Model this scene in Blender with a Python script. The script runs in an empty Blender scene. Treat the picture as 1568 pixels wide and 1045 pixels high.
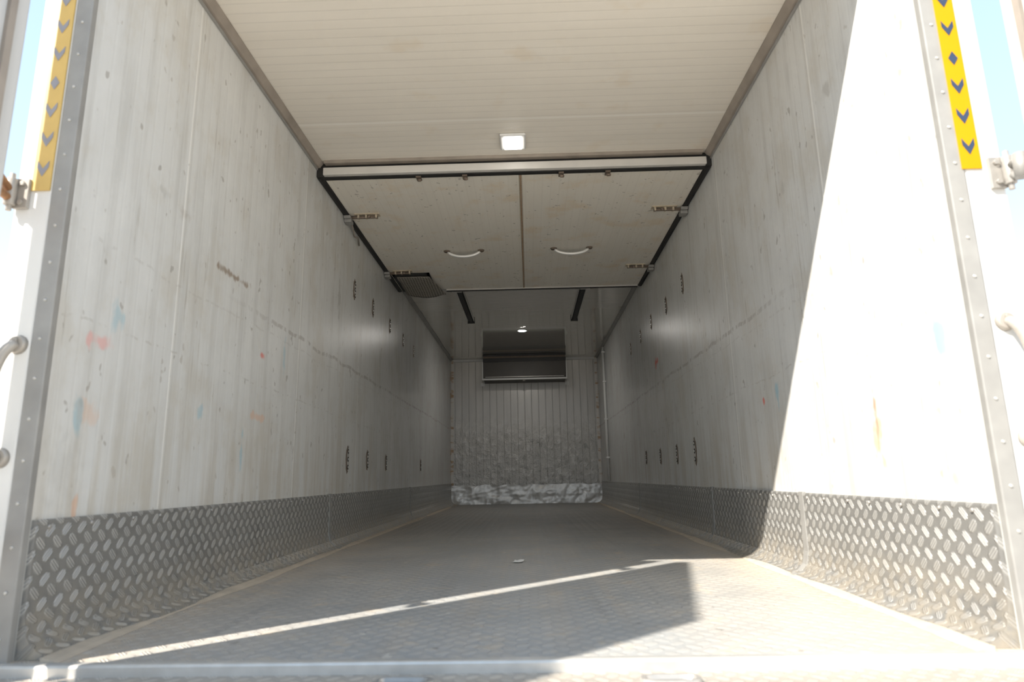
import bpy, bmesh, math, random
from mathutils import Vector, Matrix, noise
random.seed(7)
S=bpy.context.scene
S.view_settings.view_transform='Standard'
S.view_settings.look='None'
S.view_settings.exposure=0.56
S.view_settings.gamma=1.0

# ------------------------------------------------------------------ node DSL
class M:
    def __init__(s,name,rough=.5,metal=0.0,spec=.5):
        s.m=bpy.data.materials.new(name); s.m.use_nodes=True
        s.nt=s.m.node_tree; s.b=s.nt.nodes['Principled BSDF']
        s.b.inputs['Roughness'].default_value=rough
        s.b.inputs['Metallic'].default_value=metal
        s.b.inputs['Specular IOR Level'].default_value=spec
        g=s.nt.nodes.new('ShaderNodeNewGeometry')
        x=s.nt.nodes.new('ShaderNodeSeparateXYZ'); s.nt.links.new(g.outputs['Position'],x.inputs[0])
        s.pos=g.outputs['Position']; s.X,s.Y,s.Z=x.outputs[0],x.outputs[1],x.outputs[2]
    def _in(s,sock,v):
        if isinstance(v,bpy.types.NodeSocket): s.nt.links.new(v,sock)
        elif isinstance(v,(tuple,list)) and len(v)==3 and sock.type=='RGBA': sock.default_value=(*v,1)
        else: sock.default_value=v
    def f(s,op,a,b=0.0,c=0.0,clamp=False):
        n=s.nt.nodes.new('ShaderNodeMath'); n.operation=op; n.use_clamp=clamp
        s._in(n.inputs[0],a); s._in(n.inputs[1],b); s._in(n.inputs[2],c); return n.outputs[0]
    def add(s,a,b): return s.f('ADD',a,b)
    def sub(s,a,b): return s.f('SUBTRACT',a,b)
    def mul(s,a,b): return s.f('MULTIPLY',a,b)
    def ss(s,v,lo,hi,tlo=0.0,thi=1.0):
        n=s.nt.nodes.new('ShaderNodeMapRange'); n.interpolation_type='SMOOTHSTEP'
        s._in(n.inputs[0],v); 
        if lo>hi: lo,hi,tlo,thi=hi,lo,thi,tlo
        n.inputs[1].default_value=lo; n.inputs[2].default_value=hi; n.inputs[3].default_value=tlo; n.inputs[4].default_value=thi
        return n.outputs[0]
    def vec(s,a,b,c):
        n=s.nt.nodes.new('ShaderNodeCombineXYZ'); s._in(n.inputs[0],a); s._in(n.inputs[1],b); s._in(n.inputs[2],c); return n.outputs[0]
    def noise(s,vec,scale=5.0,detail=3.0,rough=.55):
        n=s.nt.nodes.new('ShaderNodeTexNoise'); s._in(n.inputs['Vector'],vec)
        n.inputs['Scale'].default_value=scale; n.inputs['Detail'].default_value=detail; n.inputs['Roughness'].default_value=rough
        return n.outputs[0]
    def stretch(s,kx,ky,kz,off=0.0):
        return s.vec(s.f('MULTIPLY_ADD',s.X,kx,off),s.f('MULTIPLY_ADD',s.Y,ky,off),s.f('MULTIPLY_ADD',s.Z,kz,off))
    def mix(s,fac,a,b):
        n=s.nt.nodes.new('ShaderNodeMix'); n.data_type='RGBA'
        s._in(n.inputs[0],fac); s._in(n.inputs[6],a); s._in(n.inputs[7],b); return n.outputs[2]
    def color(s,c): s._in(s.b.inputs['Base Color'],c)
    def roughness(s,v): s._in(s.b.inputs['Roughness'],v)
    def metallic(s,v): s._in(s.b.inputs['Metallic'],v)
    def bump(s,h,strength=.3,dist=.002):
        n=s.nt.nodes.new('ShaderNodeBump'); n.inputs['Strength'].default_value=strength; n.inputs['Distance'].default_value=dist
        s._in(n.inputs['Height'],h); s.nt.links.new(n.outputs[0],s.b.inputs['Normal'])
    def line(s,v,at,w):
        return s.ss(s.f('ABSOLUTE',s.sub(v,at)),w,w*.4)
    def periodic(s,v,period,off,w):
        d=s.f('PINGPONG',s.sub(v,off),period/2)
        return s.ss(d,w,w*.4)
    def tread(s,u,v,cell=.040):
        """five-bar tread plate: lens-shaped clusters of raised bars, alternately turned by 90 degrees"""
        k=.70711/cell
        p=s.mul(s.add(u,v),k); q=s.mul(s.sub(u,v),k)
        fp=s.sub(s.f('FRACT',p),.5); fq=s.sub(s.f('FRACT',q),.5)
        par=s.f('FLOORED_MODULO',s.add(s.f('FLOOR',p),s.f('FLOOR',q)),2.0)
        ipar=s.sub(1.0,par)
        a=s.add(s.mul(fp,par),s.mul(fq,ipar)); b=s.add(s.mul(fq,par),s.mul(fp,ipar))
        st=s.f('MULTIPLY_ADD',s.f('COSINE',s.mul(a,38.0)),.40,.60)
        aa=s.mul(a,3.1); bb=s.mul(b,1.95)
        dd=s.add(s.mul(aa,aa),s.f('ABSOLUTE',s.mul(bb,bb)))
        return s.mul(st,s.ss(dd,1.0,.62))

def plain(name,col,rough=.5,metal=0.0,var=.12,scale=12,spec=.5):
    m=M(name,rough,metal,spec)
    n=m.noise(m.pos,scale,2)
    m.color(m.mix(n,tuple(c*(1-var) for c in col),tuple(min(1,c*(1+var)) for c in col)))
    return m.m

# ------------------------------------------------------------------ materials
def wall_mat(name,smudges,seam_off,scr_z):
    m=M(name,.42)
    n1=m.noise(m.stretch(1,16,1.1),1.0,4,.6)        # vertical streaks
    n2=m.noise(m.stretch(1,1.6,1.1,3.1),2.4,5,.68)   # blotches
    n3=m.noise(m.stretch(1,1,.6),26.0,2)            # flecks / smear break-up
    n4=m.noise(m.stretch(1,60,2.2,4.0),1.0,2)        # hairline scratches
    c=m.mix(m.ss(n1,.45,.75),(.67,.675,.66),(.565,.565,.545))
    c=m.mix(m.mul(m.ss(n2,.47,.66),.60),c,(.565,.54,.485))
    c=m.mix(m.mul(m.ss(n2,.48,.32),.40),c,(.75,.755,.74))
    c=m.mix(m.mul(m.ss(n4,.64,.70),m.ss(n2,.4,.6,.1,.6)),c,(.41,.39,.35))
    rib=m.periodic(m.Y,.055,.01,.006)
    c=m.mix(m.mul(rib,.03),c,(.5,.5,.48))
    seam=m.periodic(m.Y,1.15,seam_off,.007)
    c=m.mix(m.mul(seam,.6),c,(.88,.87,.83))
    seamd=m.periodic(m.Y,1.15,seam_off+.012,.006)
    c=m.mix(m.mul(seamd,.32),c,(.42,.40,.36))
    c=m.mix(m.ss(m.Y,3.8,8.5,0,.25),c,(.36,.36,.355))  # base colour greys with depth, light falloff painted in
    zz=m.add(m.Z,m.mul(m.sub(n2,.5),.06))
    rub=m.mul(m.mul(m.line(zz,scr_z,.014),m.ss(n3,.40,.56)),m.ss(m.Y,2.2,3.2))
    c=m.mix(m.mul(rub,.65),c,(.36,.34,.31))
    rub2=m.mul(m.line(zz,scr_z-.06,.006),m.ss(n3,.55,.45))
    c=m.mix(m.mul(rub2,.3),c,(.45,.43,.40))
    rub3=m.mul(m.line(m.add(zz,m.mul(m.Y,.02)),.84,.005),m.ss(n3,.50,.60))
    c=m.mix(m.mul(rub3,.4),c,(.42,.40,.36))
    fl=m.ss(n3,.69,.74)
    c=m.mix(m.mul(fl,.6),c,(.30,.28,.25))
    c=m.mix(m.mul(m.ss(n3,.29,.25),.5),c,(.40,.37,.33))
    lo=m.mul(m.ss(m.Z,.80,.28),m.ss(n1,.35,.7))
    c=m.mix(m.mul(lo,.45),c,(.51,.45,.35))
    nn=m.mul(m.sub(n3,.5),3.0)
    for (y0,z0,sy,sz,col,op) in smudges:
        dy=m.mul(m.sub(m.Y,y0),1/sy); dz=m.mul(m.sub(m.Z,z0),1/sz)
        d=m.add(m.f('SQRT',m.add(m.mul(dy,dy),m.mul(dz,dz))),nn)
        c=m.mix(m.mul(m.ss(d,1.1,.3),op),c,col)
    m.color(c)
    m.roughness(m.ss(m.Y,2.5,6.5,.42,.2))
    m.bump(m.add(m.mul(rib,-.3),m.add(seam,m.mul(n2,1.2))),.3,.003)
    return m.m
pink=(.78,.31,.28); red=(.75,.10,.06); blue=(.18,.46,.58); brown=(.27,.20,.14); orange=(.74,.39,.20); grey=(.38,.37,.34)
matL=wall_mat('painted_wall_panel_left',[
 (1.68,.76,.055,.022,pink,.5),(2.75,.92,.03,.020,red,.7),(1.75,.86,.03,.05,blue,.35),(2.44,1.18,.13,.016,brown,.8),
 (1.67,.57,.05,.04,orange,.28),(2.74,.65,.09,.02,orange,.4),(1.63,.55,.02,.05,blue,.4),(2.05,1.28,.04,.03,brown,.3),
 (1.60,.42,.08,.10,grey,.18),(1.66,.30,.01,.06,orange,.5),(3.84,1.51,.025,.20,grey,.55),(3.0,.95,.02,.10,blue,.35),
 (1.9,1.3,.05,.02,grey,.35),(2.6,.50,.012,.10,blue,.4),(2.25,.62,.02,.03,blue,.4)],2.04,1.09)
matR=wall_mat('painted_wall_panel_right',[
 (5.20,1.27,.06,.05,red,.9),(2.89,.69,.025,.022,red,.75),(2.73,.70,.02,.05,blue,.55),(1.63,.72,.03,.07,blue,.6),
 (1.98,.50,.03,.13,orange,.65),(1.98,.56,.010,.14,brown,.6),(2.02,1.66,.035,.035,grey,.5),(3.25,1.2,.02,.15,grey,.35),(7.2,.8,.05,.05,brown,.5),
 (2.45,1.50,.02,.04,grey,.4),(3.6,1.1,.10,.03,grey,.4),(1.66,.36,.03,.03,orange,.4),(4.6,.8,.03,.09,grey,.35)],3.28-1.15,1.09)

def ceil_mat():
    m=M('ceiling_panel',.3)
    n=m.noise(m.stretch(1.2,9,1),1.2,4)
    c=m.mix(n,(.87,.825,.745),(.78,.735,.655))
    rib=m.periodic(m.Y,.052,.0,.005)
    c=m.mix(m.mul(rib,.14),c,(.45,.43,.38))
    jn=m.periodic(m.Y,1.15,2.93,.012)
    c=m.mix(m.mul(jn,.5),c,(.95,.93,.88))
    st=m.ss(m.noise(m.pos,5.0,3),.58,.74)
    c=m.mix(m.mul(st,.20),c,(.66,.50,.29))
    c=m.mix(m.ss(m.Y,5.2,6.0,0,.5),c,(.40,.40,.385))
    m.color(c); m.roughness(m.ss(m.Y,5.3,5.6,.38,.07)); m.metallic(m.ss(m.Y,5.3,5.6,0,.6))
    m.bump(m.mul(rib,-1.0),.12,.002)
    return m.m
matC=ceil_mat()

def panel_mat():
    m=M('bulkhead_panel_white',.42)
    n=m.noise(m.stretch(14,1.2,1),1.0,3)
    n2=m.noise(m.stretch(1,1,1,2.2),4.5,5,.65)
    c=m.mix(n,(.90,.86,.775),(.83,.785,.695))
    rib=m.periodic(m.X,.05,.02,.0045)
    c=m.mix(m.mul(rib,.09),c,(.5,.47,.40))
    c=m.mix(m.mul(m.ss(n2,.50,.72),.38),c,(.76,.56,.31))
    fl=m.ss(m.noise(m.pos,30.0,1),.70,.75)
    c=m.mix(m.mul(fl,.5),c,(.28,.25,.2))
    m.color(c); m.bump(m.mul(rib,-1.0),.15,.002); return m.m
matP=panel_mat()

def tread_mat(name,axes_,base,hi,metal,strength,dirt=(.50,.44,.35),kick=True,cell=.040):
    m=M(name,.42,metal)
    if axes_=='YZ': u,v=m.Y,m.sub(m.Z,m.sub(1.088,m.f('ABSOLUTE',m.X)))
    else: u,v=m.X,m.Y
    t=m.tread(u,v,cell)
    n=m.noise(m.pos,6.0,3); n2=m.noise(m.pos,22.0,3)
    c=m.mix(m.mul(m.ss(n,.45,.7),.35),base,tuple(b*.65 for b in base))
    c=m.mix(m.mul(t,.9),c,hi)
    if kick:
        d=m.mul(m.ss(m.Z,.18,.02),m.ss(n2,.30,.62))
        c=m.mix(m.mul(d,.6),c,dirt)
    else:
        c=m.mix(m.mul(m.ss(n2,.48,.66),.4),c,dirt)
    m.color(c); m.roughness(m.add(.25,m.mul(n2,.3)))
    m.bump(m.add(t,m.mul(n,.5)),strength,.004)
    return m.m
matK=tread_mat('aluminium_tread_plate','YZ',(.32,.315,.30),(.72,.72,.70),.45,.9,cell=.039)
matSill=tread_mat('threshold_tread_plate','XY',(.40,.36,.31),(.68,.64,.57),.2,.8,kick=False,cell=.034)

def floor_mat():
    m=M('worn_metal_tread_floor',.5)
    n=m.noise(m.pos,2.2,5,.62); n2=m.noise(m.stretch(9,.7,1),1.0,4); n4=m.noise(m.stretch(1,1,1,5),9.0,5,.65)
    n5=m.noise(m.stretch(1,1,1,8),20.0,2)
    c=m.mix(m.ss(n,.35,.68),(.34,.33,.31),(.45,.42,.38))
    cen=m.mul(m.ss(m.f('ABSOLUTE',m.X),.85,.25),m.ss(n2,.30,.55))
    c=m.mix(m.mul(cen,.6),c,(.34,.36,.37))
    edge=m.ss(m.f('ABSOLUTE',m.X),.74,1.06)
    c=m.mix(m.mul(edge,m.ss(n4,.3,.62,.25,.9)),c,(.56,.47,.365))
    c=m.mix(m.mul(m.ss(n4,.53,.70),.6),c,(.53,.445,.34))
    c=m.mix(m.mul(m.ss(n2,.55,.7),.4),c,(.26,.255,.25))
    c=m.mix(m.mul(m.ss(n5,.68,.73),.55),c,(.18,.16,.14))
    c=m.mix(m.mul(m.ss(n5,.32,.27),.5),c,(.72,.68,.60))
    t=m.tread(m.X,m.Y,.042)
    wear=m.ss(n,.33,.58,.35,1.0)
    tw=m.mul(t,wear)
    c=m.mix(m.mul(tw,.6),c,(.66,.63,.57))
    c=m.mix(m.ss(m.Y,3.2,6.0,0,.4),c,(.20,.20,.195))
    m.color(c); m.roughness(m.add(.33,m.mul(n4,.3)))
    m.bump(m.add(m.mul(tw,1.2),m.mul(n4,.8)),.7,.004)
    return m.m
matF=floor_mat()

def back_mat():
    m=M('back_wall_panel',.3,.15)
    d=m.noise(m.stretch(1,1,1),11.0,4,.65); n=m.noise(m.stretch(20,1,1.5),1.0,3)
    c=m.mix(n,(.58,.565,.535),(.45,.44,.415))
    rib=m.periodic(m.X,.104,.0,.007)
    c=m.mix(m.mul(rib,.15),c,(.22,.22,.21))
    low=m.ss(m.Z,1.40,.80)
    c=m.mix(m.mul(m.mul(low,m.ss(d,.52,.62)),.45),c,(.76,.75,.72))
    c=m.mix(m.mul(m.mul(low,m.ss(d,.44,.34)),.50),c,(.24,.235,.22))
    m.color(c); m.bump(m.add(m.mul(m.mul(d,low),5.0),m.mul(rib,-.7)),.8,.006); return m.m
matB=back_mat()

alu=plain('brushed_aluminium',(.62,.61,.58),.38,.5,.18,25)
crump=plain('crumpled_aluminium_sheet',(.64,.63,.60),.36,.45,.3,18)
white=plain('white_paint',(.76,.76,.74),.38,0,.05,6)
whitep=plain('white_weathered_paint',(.62,.60,.565),.55,0,.10,9)
gasket=plain('black_rubber_gasket',(.020,.019,.018),.6,0,.3,30)
greytrim=plain('grey_aluminium_trim',(.33,.325,.31),.5,.2,.22,14)
cove=plain('grime_corner_sealant',(.32,.28,.24),.6,0,.3,10)
sand=plain('packed_sand_dirt',(.50,.43,.34),.85,0,.25,14)
handm=plain('worn_grab_handle_metal',(.42,.39,.35),.35,.2,.15,30)
steel=plain('zinc_steel',(.42,.40,.37),.35,.4,.25,40)
bolt=plain('weathered_zinc_bolt',(.60,.52,.40),.45,.3,.25,50)
hook=plain('dull_brown_hook_metal',(.20,.155,.12),.6,.3,.25,50)
bright=plain('bright_chromed_rod',(.92,.91,.88),.25,.2,.05,40)
rust=plain('rusty_steel',(.40,.21,.10),.7,.2,.45,30)
darkm=plain('dark_grey_plastic',(.016,.015,.014),.5,0,.2,10)
darkb=plain('evaporator_brown_grey',(.05,.043,.035),.45,0,.25,4)
yellow=plain('yellow_reflective_tape',(.54,.285,.002),.5,0,.03,20,.2)
yellowp=plain('pale_yellow_reflective_tape',(.66,.46,.15),.45,0,.08,20)  # paler tape colour for the left post
chev=plain('blue_grey_chevron_print',(.040,.06,.11),.5,0,.15,30,.2)
chevp=plain('pale_chevron_print',(.30,.30,.34),.4,0,.15,30)  # lighter print colour for the left post
ground=plain('pale_concrete_ground',(.64,.56,.46),.9,0,.10,1.5)
extw=plain('truck_outer_skin_white',(.56,.56,.55),.35,0,.04,3)
holem=plain('dark_socket',(.06,.053,.047),.8,0,.3,20)
def mesh_mat():
    m=M('dusty_vent_mesh',.8)
    n=m.noise(m.pos,60.0,2); a=m.periodic(m.X,.022,0,.006); b=m.periodic(m.Y,.03,0,.008)
    g=m.f('MAXIMUM',a,b)
    m.color(m.mix(m.mul(n,.5),m.mix(g,(.06,.055,.05),(.38,.35,.30)),(.20,.185,.16))); m.bump(n,.6,.004); return m.m
meshm=mesh_mat()
def emis(name,col,st):
    m=M(name,.5); m.b.inputs['Emission Color'].default_value=(*col,1); m.b.inputs['Emission Strength'].default_value=st
    m.color((.9,.9,.88)); return m.m
lampm=emis('lamp_diffuser_glow',(1,.96,.90),6.0)
lampm2=emis('rear_lamp_diffuser_glow',(1,.96,.90),250.0)

# ------------------------------------------------------------------ mesh helpers
def obj(name,bm,mat,parent=None,smooth=False,bevel=0.0):
    me=bpy.data.meshes.new(name)
    bmesh.ops.recalc_face_normals(bm,faces=bm.faces)
    bm.to_mesh(me); bm.free()
    o=bpy.data.objects.new(name,me); S.collection.objects.link(o)
    for mm in (mat if isinstance(mat,(list,tuple)) else [mat]): me.materials.append(mm)
    if smooth:
        for p in me.polygons: p.use_smooth=True
    if bevel>0:
        b=o.modifiers.new('bevel','BEVEL'); b.width=bevel; b.segments=2; b.limit_method='ANGLE'
    if parent: o.parent=parent
    return o
def empty(name):
    e=bpy.data.objects.new(name,None); S.collection.objects.link(e); e.empty_display_size=.1; return e
def addbox(bm,x0,x1,y0,y1,z0,z1,mi=0,M4=None):
    vs=[bm.verts.new(v) for v in [(x0,y0,z0),(x1,y0,z0),(x1,y1,z0),(x0,y1,z0),(x0,y0,z1),(x1,y0,z1),(x1,y1,z1),(x0,y1,z1)]]
    for f in [(0,3,2,1),(4,5,6,7),(0,1,5,4),(1,2,6,5),(2,3,7,6),(3,0,4,7)]:
        fa=bm.faces.new([vs[i] for i in f]); fa.material_index=mi
    if M4 is not None:
        for v in vs: v.co=M4@v.co
def box(name,x0,x1,y0,y1,z0,z1,mat,parent=None,bevel=0.0):
    bm=bmesh.new(); addbox(bm,x0,x1,y0,y1,z0,z1); return obj(name,bm,mat,parent,bevel=bevel)
def addtube(bm,pts,r,seg=12,mi=0,cap=True):
    pts=[Vector(p) for p in pts]; rings=[]; prev=None
    for i,p in enumerate(pts):
        t=(pts[min(i+1,len(pts)-1)]-pts[max(i-1,0)]).normalized()
        if prev is None:
            a=Vector((0,0,1)) if abs(t.z)<.9 else Vector((1,0,0)); n=t.cross(a).normalized()
        else: n=(prev-t*prev.dot(t)).normalized()
        prev=n; b=t.cross(n); rr=r[i] if isinstance(r,(list,tuple)) else r
        rings.append([bm.verts.new(p+(n*math.cos(2*math.pi*k/seg)+b*math.sin(2*math.pi*k/seg))*rr) for k in range(seg)])
    for a,b in zip(rings,rings[1:]):
        for k in range(seg):
            f=bm.faces.new([a[k],a[(k+1)%seg],b[(k+1)%seg],b[k]]); f.material_index=mi; f.smooth=True
    if cap:
        for rg in (rings[0],rings[-1]): bm.faces.new(rg).material_index=mi
def extrudeY(name,prof,y0,y1,mat,parent=None,n=1,jit=0.0):
    bm=bmesh.new(); R=[]
    for i in range(n+1):
        y=y0+(y1-y0)*i/n
        R.append([bm.verts.new((x+(noise.noise(Vector((y*1.7,z*4,x)))*jit),y,z)) for x,z in prof])
    k=len(prof)
    for a,b in zip(R,R[1:]):
        for j in range(k): bm.faces.new([a[j],a[(j+1)%k],b[(j+1)%k],b[j]])
    bm.faces.new(R[0]); bm.faces.new(list(reversed(R[-1])))
    return obj(name,bm,mat,parent)
def bez(p0,p1,p2,p3,n=12):
    out=[]
    for i in range(n+1):
        t=i/n; out.append(tuple((1-t)**3*a+3*(1-t)**2*t*b+3*(1-t)*t*t*c+t**3*d for a,b,c,d in zip(p0,p1,p2,p3)))
    return out

YF,YB,ZC=1.52,9.62,2.13
# ------------------------------------------------------------------ shell
box('floor',-1.1,1.1,1.48,YB,-.06,0,matF)
box('wall_left',-1.20,-1.1,YF,YB+.08,-.06,ZC,matL)
box('wall_right',1.1,1.20,YF,YB+.08,-.06,ZC,matR)
box('wall_back',-1.1,1.1,YB,YB+.08,-.06,ZC,matB)
box('ceiling',-1.20,1.20,YF,YB+.08,ZC,ZC+.10,matC)
gb=bmesh.new(); addbox(gb,-40,40,-40,40,-1.25,-1.15); obj('ground',gb,ground)

# kick plates
def kick(name,sx,seams):
    e=empty(name)
    prof=[(sx*1.0995,.302),(sx*1.090,.302),(sx*1.088,.296),(sx*1.088,.09),(sx*1.078,.045),(sx*1.052,.018),(sx*1.02,.004),(sx*1.02,.0005),(sx*1.0995,.0005)]
    extrudeY('tread_sheet',prof,YF+.002,YB-.03,matK,e,n=60,jit=.0015)
    for i,y in enumerate(seams):
        p2=[(sx*1.0990,.305),(sx*1.086,.305),(sx*1.084,.09),(sx*1.074,.043),(sx*1.05,.016),(sx*1.02,.006),(sx*1.02,.001),(sx*1.09,.001)]
        extrudeY('joint_strip_%d'%(i+1),p2,y,y+.035,greytrim,e)
    bm=bmesh.new()
    for i in range(50):
        y=YF+.05+i*.16+random.uniform(-.02,.02)
        addtube(bm,[(sx*1.089,y,.285),(sx*1.083,y,.285)],[.006,.004],8)
    obj('rivets',bm,steel,e)
    pr=[(sx*1.04,.0005),(sx*1.04,.011),(sx*1.015,.006),(sx*1.0,.0005)]
    extrudeY('dirt_fillet',pr,1.5,YB-.05,sand,e,n=120,jit=.03)
kick('trim_kick_plate',-1,[3.76,6.3])
kick('trim_kick_plate.001',1,[3.80,2.55,6.3])

# crumpled back kick sheet
bm=bmesh.new(); nx,nz=120,18; G=[]
for j in range(nz+1):
    row=[]
    for i in range(nx+1):
        x=-1.09+2.18*i/nx; z=.002+.27*j/nz
        d=noise.noise(Vector((x*7,z*9,1)))*.012+noise.noise(Vector((x*22,z*26,5)))*.006
        zz=z+(noise.noise(Vector((x*6,3,0)))*.02 if j==nz else 0)
        row.append(bm.verts.new((x,YB-.030-d,zz)))
    G.append(row)
for a,b in zip(G,G[1:]):
    for i in range(nx): bm.faces.new([a[i],a[i+1],b[i+1],b[i]])
obj('trim_back_kick_sheet',bm,crump,smooth=True)

m=M('rust_spotted_corner_trim',.5); n=m.noise(m.stretch(1,1,5),3.0,3)
m.color(m.mix(m.ss(n,.50,.62),(.70,.68,.64),(.46,.32,.20))); spot=m.m
for nm,sx in (('trim_back_corner',-1),('trim_back_corner.001',1)):
    bm=bmesh.new(); addbox(bm,min(sx*1.099,sx*1.06),max(sx*1.099,sx*1.06),YB-.008,YB-.001,.27,ZC-.002)
    addbox(bm,min(sx*1.099,sx*1.091),max(sx*1.099,sx*1.091),YB-.05,YB-.008,.30,ZC-.002)
    obj(nm,bm,spot)
box('trim_back_cornice',-1.06,1.06,YB-.03,YB-.001,ZC-.035,ZC-.001,white)
for nm,sx in (('trim_ceiling_cove',-1),('trim_ceiling_cove.001',1)):
    e=empty(nm)
    extrudeY('cove_front',[(sx*1.0995,ZC-.001),(sx*1.066,ZC-.001),(sx*1.066,ZC-.006),(sx*1.085,ZC-.030),(sx*1.0995,ZC-.034)],YF+.001,3.33,cove,e,n=20,jit=.002)
    extrudeY('cove_lower_bead',[(sx*1.0995,ZC-.036),(sx*1.092,ZC-.036),(sx*1.092,ZC-.046),(sx*1.0995,ZC-.046)],YF+.001,3.33,greytrim,e)  # thin grey bead below the front cove
    extrudeY('cove_rear',[(sx*1.0995,ZC-.001),(sx*1.070,ZC-.001),(sx*1.070,ZC-.006),(sx*1.092,ZC-.028),(sx*1.0995,ZC-.030)],5.6,YB-.055,greytrim,e,n=20,jit=.002)
bm=bmesh.new(); addtube(bm,[(1.080,8.62,.305),(1.080,8.62,ZC-.05)],.014,12)
for z in (.6,1.1,1.6,2.0): addbox(bm,1.058,1.099,8.60,8.64,z,z+.02)
addtube(bm,[(1.085,8.75,.305),(1.085,8.75,ZC-.05)],.009,10)
obj('wall_conduit_pipe',bm,white)

# ------------------------------------------------------------------ evaporator
ev=empty('refrigeration_evaporator_unit')
y0,y1,x0,x1=9.22,YB-.002,-.585,.605
bm=bmesh.new()
prof=[(y0,ZC-.002),(y0-.0,ZC-.085),(y0+.0,1.775),(y1,1.76),(y1,ZC-.002)]
A=[bm.verts.new((x0,a,b)) for a,b in prof]; B=[bm.verts.new((x1,a,b)) for a,b in prof]
for j in range(5): bm.faces.new([A[j],A[(j+1)%5],B[(j+1)%5],B[j]])
bm.faces.new(A); bm.faces.new(B)
obj('housing',bm,darkb,ev)
bm=bmesh.new()
addbox(bm,x0-.004,x1+.004,y0-.012,y0+.005,ZC-.030,ZC-.004)
addbox(bm,x0-.004,x1+.004,y0-.012,y0+.005,ZC-.115,ZC-.062)
obj('air_outlet_grille',bm,darkm,ev)
bm=bmesh.new()
addbox(bm,x0,x1,y0-.006,y0+.002,ZC-.058,ZC-.034)
for i in range(24): addbox(bm,x0+.02+i*.049,x0+.024+i*.049,y0-.010,y0,ZC-.060,ZC-.030)
obj('louvre',bm,hook,ev)
bm=bmesh.new()
addbox(bm,x0-.016,x0-.003,y0+.0,y1,1.76,ZC-.10); addbox(bm,x1+.003,x1+.016,y0+.0,y1,1.76,ZC-.10)
addbox(bm,x0-.016,x1+.016,y0-.01,y0+.02,1.752,1.774)
for x in (-.62,.64): addbox(bm,x-.03,x+.03,YB-.012,YB-.001,1.72,1.77)
obj('drip_frame',bm,white,ev)
bm=bmesh.new(); addtube(bm,[(0.0,y0+.02,1.765),(0.0,y0+.02,1.735)],.02,12)
addbox(bm,x0+.03,x1-.03,y0-.016,y0-.004,1.79,1.797)
obj('drain_rail',bm,steel,ev)

# ------------------------------------------------------------------ bulkhead
bk=empty('bulkhead_partition_panel')
ZP=2.05; Y0,Y1=3.34,5.60
def slab(name,xa,xb,parent,mat):
    bm=bmesh.new(); addbox(bm,xa,xb,Y0+.02,Y1,ZP,ZP+.05); return obj(name,bm,mat,parent,bevel=.004)
slab('panel_half_1',-1.066,.034,bk,matP); slab('panel_half_2',.048,1.066,bk,matP)
bm=bmesh.new(); addbox(bm,.034,.048,Y0+.02,Y1,ZP-.003,ZP+.01); obj('centre_seam_strip',bm,bolt,bk)
bm=bmesh.new(); addbox(bm,.0395,.0425,Y0+.02,Y1,ZP-.005,ZP-.003); obj('centre_seam_gap',bm,rust,bk)
for i,sx in enumerate((-1,1)):
    prof=[(sx*1.067,ZP+.04),(sx*1.067,ZP-.006),(sx*1.082,ZP-.012),(sx*1.098,ZP-.008),(sx*1.098,ZP+.04)]
    extrudeY('side_gasket_%d'%(i+1),prof,Y0-.0,Y1+.02,gasket,bk,n=30,jit=.002)
bm=bmesh.new(); addbox(bm,-1.060,1.070,Y0-.03,Y0+.018,ZP+.000,ZP+.044); obj('header_bar',bm,whitep,bk,bevel=.004)
bm=bmesh.new(); addbox(bm,-1.080,1.080,Y0-.004,Y0+.030,ZP-.007,ZP-.001)
addbox(bm,-1.098,-1.061,Y0-.018,Y0+.02,ZP-.006,ZP+.045); addbox(bm,1.071,1.098,Y0-.018,Y0+.02,ZP-.006,ZP+.055)
obj('header_seal_lower',bm,gasket,bk)
bm=bmesh.new(); addbox(bm,-1.08,1.08,Y0-.005,Y0+.02,ZP+.045,ZP+.078); obj('header_gap_strip',bm,gasket,bk)  # black strip standing in for the shaded gap above the bar
bm=bmesh.new(); addbox(bm,-1.05,1.05,Y0-.045,Y0-.012,ZP+.062,ZP+.0795); obj('header_lip',bm,cove,bk)
for i,x in enumerate((-.53,-.27,.27,.53)):
    bm=bmesh.new(); addbox(bm,x-.014,x+.014,Y0+.0,Y0+.05,ZP-.016,ZP-.009)
    addtube(bm,[(x,Y0+.03,ZP-.01),(x,Y0+.02,ZP-.026),(x+.012,Y0+.01,ZP-.032)],[.012,.009,.007],10)
    obj('hinge_hook_%d'%(i+1),bm,hook,bk)
def sbolt(i,sx,y):
    o=lambda a,b:(min(a,b),max(a,b))
    bm=bmesh.new(); xa,xb=o(sx*.87,sx*1.03); addbox(bm,xa,xb,y-.024,y+.024,ZP-.006,ZP)
    for xx in (.885,.95,1.00):
        a,b=o(sx*xx,sx*(xx+.012)); addbox(bm,a,b,y-.016,y+.016,ZP-.026,ZP-.006)
    obj('slide_bolt_plate_%d'%i,bm,bolt,bk,bevel=.001)
    bm=bmesh.new()
    addtube(bm,[(sx*.885,y,ZP-.018),(sx*1.094,y,ZP-.018)],.0095,10)
    addtube(bm,[(sx*.93,y,ZP-.016),(sx*.93,y-.03,ZP-.028),(sx*.93,y-.04,ZP-.03)],[.006,.006,.008],8)
    obj('slide_bolt_rod_%d'%i,bm,hook,bk)
    bm=bmesh.new(); a,b=o(sx*1.052,sx*1.096); addbox(bm,a,b,y-.03,y+.03,ZP-.030,ZP-.011); addbox(bm,a,b,y-.012,y+.05,ZP-.05,ZP-.030)
    obj('bolt_keep_%d'%i,bm,greytrim,bk,bevel=.003)
sbolt(1,-1,3.88); sbolt(2,-1,5.05); sbolt(3,1,3.89); sbolt(4,1,5.04)
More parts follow.
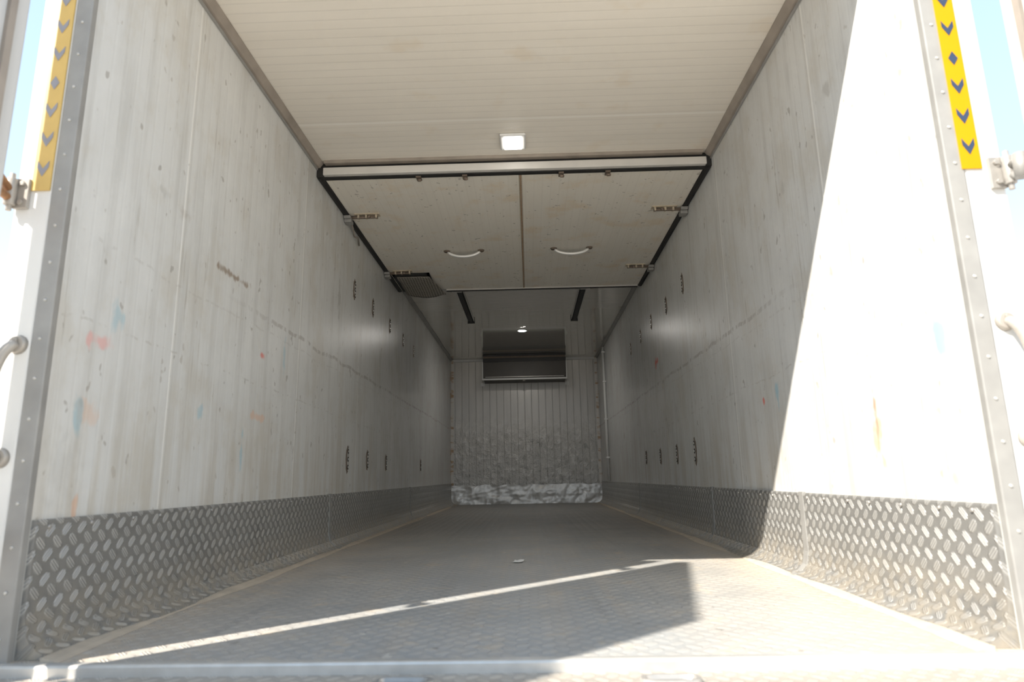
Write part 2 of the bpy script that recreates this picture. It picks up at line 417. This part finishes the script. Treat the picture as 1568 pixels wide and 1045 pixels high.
for i,(a,b) in enumerate(((-.54,-.26),(.26,.55))):
    y=4.60; bm=bmesh.new()
    p=bez((a+.02,y,ZP-.010),(a+.07,y,ZP-.058),(b-.07,y,ZP-.058),(b-.02,y,ZP-.010),16)
    addtube(bm,p,.0105,10); obj('grab_handle_bow_%d'%(i+1),bm,bright,bk)
    bm=bmesh.new()
    for x in (a+.012,b-.012):
        addtube(bm,[(x,y,ZP),(x,y,ZP-.010)],[.026,.020],14)
    obj('grab_handle_mounts_%d'%(i+1),bm,hook,bk)
bm=bmesh.new(); addbox(bm,-.66,1.06,Y1,Y1+.012,ZP-.010,ZP+.05); obj('far_edge_flange',bm,whitep,bk)
bm=bmesh.new(); addbox(bm,-.66,1.06,Y1+.012,Y1+.03,ZP-.016,ZP+.04); obj('far_edge_seal',bm,gasket,bk)
bm=bmesh.new(); addbox(bm,-1.05,-.74,5.10,5.16,ZP-.012,ZP-.001); addbox(bm,-1.05,-1.03,5.10,5.60,ZP-.012,ZP-.001); addbox(bm,-.76,-.74,5.10,5.60,ZP-.012,ZP-.001)
obj('vent_frame',bm,gasket,bk)
bm=bmesh.new(); n=14; G=[]
for j in range(n+1):
    row=[]
    for i in range(n+1):
        u,v=i/n,j/n; x=-1.02+.27*u+.08*v*u; y=5.16+.50*v
        z=ZP-.016-.028*math.sin(math.pi*u)*v-.010*v+noise.noise(Vector((u*5,v*5,2)))*.008
        row.append(bm.verts.new((x,y,z)))
    G.append(row)
for a,b in zip(G,G[1:]):
    for i in range(n): bm.faces.new([a[i],a[i+1],b[i+1],b[i]])
o=obj('vent_mesh_flap',bm,meshm,bk,smooth=True); so=o.modifiers.new('s','SOLIDIFY'); so.thickness=.004
bm=bmesh.new(); addtube(bm,[(-1.075,3.95,ZP-.02),(-1.075,4.0,ZP-.04),(-1.09,4.10,ZP-.06),(-1.08,4.16,ZP-.05),(-1.09,4.22,ZP-.08)],.006,8)
obj('loose_cable',bm,cove,bk)

for k,x in enumerate((-.57,.595)):
    bm=bmesh.new(); addbox(bm,x-.030,x+.030,5.66,7.12,ZC-.012,ZC-.001,0); addbox(bm,x-.018,x+.018,5.66,7.12,ZC-.030,ZC-.012,1)
    addbox(bm,x-.040,x+.040,7.10,7.14,ZC-.034,ZC-.001,0)
    addbox(bm,x-.034,x-.030,5.66,7.12,ZC-.020,ZC-.001,2); addbox(bm,x+.030,x+.034,5.66,7.12,ZC-.020,ZC-.001,2)
    addbox(bm,x-.045,x+.045,5.62,5.68,ZC-.09,ZC-.001,2)
    obj('ceiling_rail' if k==0 else 'ceiling_rail.001',bm,[darkm,gasket,alu])

lp=empty('ceiling_lamp')
bm=bmesh.new(); addbox(bm,-.062,.075,3.06,3.22,ZC-.016,ZC-.001); obj('lamp_housing',bm,white,lp,bevel=.008)
bm=bmesh.new(); addbox(bm,-.040,.054,3.08,3.20,ZC-.024,ZC-.0165); obj('lamp_diffuser',bm,lampm,lp,bevel=.004)
lp=empty('ceiling_lamp.001')
bm=bmesh.new(); addtube(bm,[(0.0,7.7,ZC-.001),(0.0,7.7,ZC-.006)],[.07,.06],24); obj('lamp_housing',bm,white,lp)
bm=bmesh.new(); addtube(bm,[(0.0,7.7,ZC-.0065),(0.0,7.7,ZC-.008)],[.044,.042],24); obj('lamp_diffuser',bm,lampm2,lp)

def anchors(name,sx,pts):
    bm=bmesh.new()
    for (y,z,h) in pts:
        w=.028
        N=18; ro=[];ri=[]
        for k in range(N):
            a=2*math.pi*k/N; j=1+.22*noise.noise(Vector((y*7+math.cos(a)*2,z*5+math.sin(a)*2,k*.3)))
            ro.append(bm.verts.new((sx*1.0995,y+math.cos(a)*w*1.2*j,z+math.sin(a)*h*.57*j)))
            ri.append(bm.verts.new((sx*1.0955,y+math.cos(a)*w*.85,z+math.sin(a)*h*.48)))
        for k in range(N):
            k2=(k+1)%N
            bm.faces.new([ro[k],ro[k2],ri[k2],ri[k]]).material_index=2
        bm.faces.new(ri).material_index=0
        for dz in (-h*.33,0,h*.33):
            addtube(bm,[(sx*1.096,y,z+dz),(sx*1.0935,y,z+dz)],[.017,.015],10,mi=1)
            addtube(bm,[(sx*1.0936,y,z+dz),(sx*1.089,y,z+dz)],[.008,.006],8,mi=0)
    obj(name,bm,[alu,holem,hook])
anchors('wall_anchor_plates',-1,[(4.18,1.64,.13),(4.70,1.65,.13),(5.30,1.65,.12),(5.88,1.65,.12),(6.43,1.65,.12),(4.14,.51,.15),(4.65,.52,.13),(5.26,.51,.12),(6.94,.52,.12)])
anchors('wall_anchor_plates.001',1,[(4.17,1.62,.13),(4.70,1.61,.12),(5.30,1.63,.12),(5.83,1.62,.12),(6.42,1.62,.12),(4.16,.52,.15),(4.67,.52,.13),(5.26,.52,.12),(5.90,.53,.12)])

# ------------------------------------------------------------------ rear frame
def post(name,sx,tape,chv):
    e=empty(name); o=lambda a,b:(min(sx*a,sx*b),max(sx*a,sx*b))
    a,b=o(1.142,1.235); box('post_body',a,b,1.50,1.60,-.10,2.30,white,e,bevel=.006)
    a,b=o(1.098,1.1415); box('corner_strip',a,b,1.498,1.519,-.02,ZC,greytrim,e,bevel=.003)
    bm=bmesh.new()
    for i in range(22):
        z=.05+i*.097; addtube(bm,[(sx*1.120,1.498,z),(sx*1.120,1.4955,z)],[.0045,.003],10)
    obj('rivets',bm,alu,e)
    ta,tb=(1.146,1.194) if sx<0 else (1.134,1.182)
    z0=1.115 if sx<0 else 1.10
    bm=bmesh.new(); addbox(bm,min(sx*ta,sx*tb),max(sx*ta,sx*tb),1.4955,1.4995,z0,2.26)
    obj('reflective_tape',bm,tape,e)
    bm=bmesh.new(); cx=sx*(ta+tb)/2; hw=.015; k=0; z=z0+.055
    while z<2.22:
        yy=1.4945
        if k%4==3: P=[(cx,z-.020),(cx+hw*.8,z),(cx,z+.020),(cx-hw*.8,z)]
        else: P=[(cx,z-.018),(cx+hw,z+.008),(cx+hw,z+.026),(cx,z+.004),(cx-hw,z+.026),(cx-hw,z+.008)]
        v=[bm.verts.new((p[0],yy,p[1])) for p in P]
        if k%4==3: bm.faces.new(v)
        else: bm.faces.new([v[0],v[1],v[2],v[3]]); bm.faces.new([v[0],v[3],v[4],v[5]])
        z+=.083; k+=1
    obj('tape_chevrons',bm,chv,e)
    x=sx*1.172
    bm=bmesh.new()
    p=bez((x,1.492,.715),(x+sx*.028,1.445,.70),(x+sx*.028,1.445,.46),(x+sx*.006,1.492,.445),18)
    addtube(bm,p,.0125,12)
    for xx,z in ((x,.715),(x+sx*.006,.445)):
        addtube(bm,[(xx,1.50,z),(xx,1.488,z)],[.024,.019],16)
        addtube(bm,[(xx,1.488,z+.010*(1 if z>.6 else -1)),(xx,1.483,z+.010*(1 if z>.6 else -1))],.006,8)
    obj('grab_handle',bm,handm,e)
    return e
post('rear_door_frame_post',-1,yellowp,chevp)
post('rear_door_frame_post.001',1,yellow,chev)
box('trim_rear_header',-1.235,1.235,1.50,1.60,2.235,2.34,white)

def hinge(name,sx,z,mat,yout,xout):
    e=empty(name); bm=bmesh.new()
    a,b=min(sx*1.195,sx*1.232),max(sx*1.195,sx*1.232)
    addbox(bm,a,b,1.489,1.499,z-.035,z+.045)
    addtube(bm,[(sx*1.232,1.480,z-.03),(sx*1.232,1.480,z+.04)],.013,14)
    addtube(bm,[(sx*1.232,1.480,z-.045),(sx*1.232,1.480,z+.055)],.007,10)
    for z2 in (-.02,.03): addtube(bm,[(sx*1.21,1.489,z+z2),(sx*1.21,1.482,z+z2)],.007,6)
    obj('hinge_leaf',bm,handm if sx<0 else steel,e,bevel=.001)
    bm=bmesh.new()
    p0=Vector((sx*1.232,1.470,z)); p1=Vector((xout,yout,z))
    addtube(bm,[p0+Vector((0,0,.012)),(p0+p1)/2+Vector((0,0,.02)),p1+Vector((0,0,.012))],.010,10)
    addtube(bm,[p0-Vector((0,0,.012)),(p0+p1)/2-Vector((0,0,.02)),p1-Vector((0,0,.012))],.010,10)
    addtube(bm,[p1-Vector((0,0,.03)),p1+Vector((0,0,.03))],.016,14)
    obj('hinge_arm',bm,mat,e)
for k,z in enumerate((1.10,2.05,.25)):
    hinge('door_hinge' if k==0 else 'door_hinge.%03d'%k,-1,z,rust,1.285,-1.155)
for k,z in enumerate((1.08,2.05,.25)):
    hinge('door_hinge.%03d'%(k+3),1,z,greytrim,1.445,1.235)

def prism(bm,quad,z0,z1,mi=0):
    A=[bm.verts.new((x,y,z0)) for x,y in quad]; B=[bm.verts.new((x,y,z1)) for x,y in quad]; n=len(quad)
    for j in range(n): bm.faces.new([A[j],A[(j+1)%n],B[(j+1)%n],B[j]]).material_index=mi
    bm.faces.new(list(reversed(A))).material_index=mi; bm.faces.new(B).material_index=mi
def door(name,hx,hy,fx,fy,sx,z0,z1):
    e=empty(name); h=Vector((hx,hy)); f=Vector((fx,fy)); d=(f-h).normalized(); nrm=Vector((-d.y,d.x))
    if nrm.x*sx<0: nrm=-nrm
    T=.06
    bm=bmesh.new(); prism(bm,[h,f,f+nrm*T,h+nrm*T],z0,z1); obj('door_slab',bm,extw,e,bevel=.004)
    bm=bmesh.new(); inn=-nrm
    for s0,s1 in ((.035,.050),(.085,.092)):
        q=[h+d*s0,h+d*s1,h+d*s1+inn*.012,h+d*s0+inn*.012]; prism(bm,[tuple(v) for v in q],z0+.03,z1-.03)
    L=(f-h).length
    q=[h+d*(L-.06),h+d*(L-.045),h+d*(L-.045)+inn*.012,h+d*(L-.06)+inn*.012]; prism(bm,[tuple(v) for v in q],z0+.03,z1-.03)
    obj('door_seal',bm,cove,e)
door('door_left',-1.066,1.267,-1.317,.104,-1,-.02,2.33)
door('door_right',1.222,1.40,1.50,.30,1,-.02,2.33)
bm=bmesh.new(); prism(bm,[(-1.192,1.300),(-1.335,1.312),(-1.335,1.352),(-1.196,1.335)],-.10,2.33)  # added out-of-view panel, blocks sun to leave a narrow slit beside the door
o=obj('sun_blocker_panel',bm,extw,bpy.data.objects['door_left'])

th=empty('trim_rear_threshold')
box('threshold_plate',-1.235,1.235,1.20,1.479,-.10,-.022,matSill,th,bevel=.004)
box('threshold_nosing',-1.14,1.14,1.470,1.500,-.06,.003,alu,th,bevel=.006)
for i,x in enumerate((-.205,.325)):
    bm=bmesh.new(); N=28; w,h=.062,.026
    ring=lambda kx,ky,z:[bm.verts.new((x+math.copysign(abs(math.cos(2*math.pi*k/N))**.6,math.cos(2*math.pi*k/N))*w*kx,1.395+math.copysign(abs(math.sin(2*math.pi*k/N))**.6,math.sin(2*math.pi*k/N))*h*ky,z)) for k in range(N)]
    rs=[ring(1,1,-.0215),ring(.95,.9,-.012),ring(.8,.65,-.012),ring(.72,.5,-.020)]
    for a,b in zip(rs,rs[1:]):
        for k in range(N): bm.faces.new([a[k],a[(k+1)%N],b[(k+1)%N],b[k]])
    f=bm.faces.new(rs[-1]); f.material_index=1
    obj('lock_socket_%d'%(i+1),bm,[steel,holem],th)

bm=bmesh.new(); G=[]
for j in range(5):
    G.append([bm.verts.new((-.035+.011*i+.003*j,3.06+.016*j,.003+abs(noise.noise(Vector((i*.6,j*.6,1))))*.010)) for i in range(5)])
for a,b in zip(G,G[1:]):
    for i in range(4): bm.faces.new([a[i],a[i+1],b[i+1],b[i]])
obj('paper_scrap',bm,white)

# ------------------------------------------------------------------ light
sun=bpy.data.lights.new('sun','SUN'); sun.energy=7.0; sun.angle=.012; sun.color=(1,.935,.84)
so=bpy.data.objects.new('sun',sun); S.collection.objects.link(so); so.location=(-4,-4,6)
d=Vector((.78,.745,-1)).normalized(); so.rotation_euler=d.to_track_quat('-Z','Y').to_euler()
w=bpy.data.worlds.new('sky'); S.world=w; w.use_nodes=True; nt=w.node_tree
bg=nt.nodes['Background']; tc=nt.nodes.new('ShaderNodeTexCoord'); sp=nt.nodes.new('ShaderNodeSeparateXYZ'); rp=nt.nodes.new('ShaderNodeValToRGB')
nt.links.new(tc.outputs['Generated'],sp.inputs[0]); nt.links.new(sp.outputs[2],rp.inputs[0]); nt.links.new(rp.outputs[0],bg.inputs[0])
rp.color_ramp.elements[0].position=0.0; rp.color_ramp.elements[0].color=(.88,.92,.97,1)
rp.color_ramp.elements[1].position=.9; rp.color_ramp.elements[1].color=(.26,.42,.68,1)
e=rp.color_ramp.elements.new(.35); e.color=(.50,.66,.84,1)
bg.inputs[1].default_value=1.15

# ------------------------------------------------------------------ camera
rt=Vector((0.99945,0.02755,-0.01831));up=Vector((0.02358,-0.20545,0.97838));fw=Vector((-0.02319,0.97828,0.20599))
cam=bpy.data.cameras.new('camera'); co=bpy.data.objects.new('camera',cam); S.collection.objects.link(co)
R=Matrix((rt,up,-fw)).transposed().to_4x4(); co.matrix_world=Matrix.Translation((.0569,0,.3799))@R
cam.sensor_width=36; cam.lens=990.78/1568*36; cam.clip_start=.02; cam.clip_end=200
cam.dof.use_dof=True; cam.dof.focus_distance=5.0; cam.dof.aperture_fstop=3.2
S.camera=co
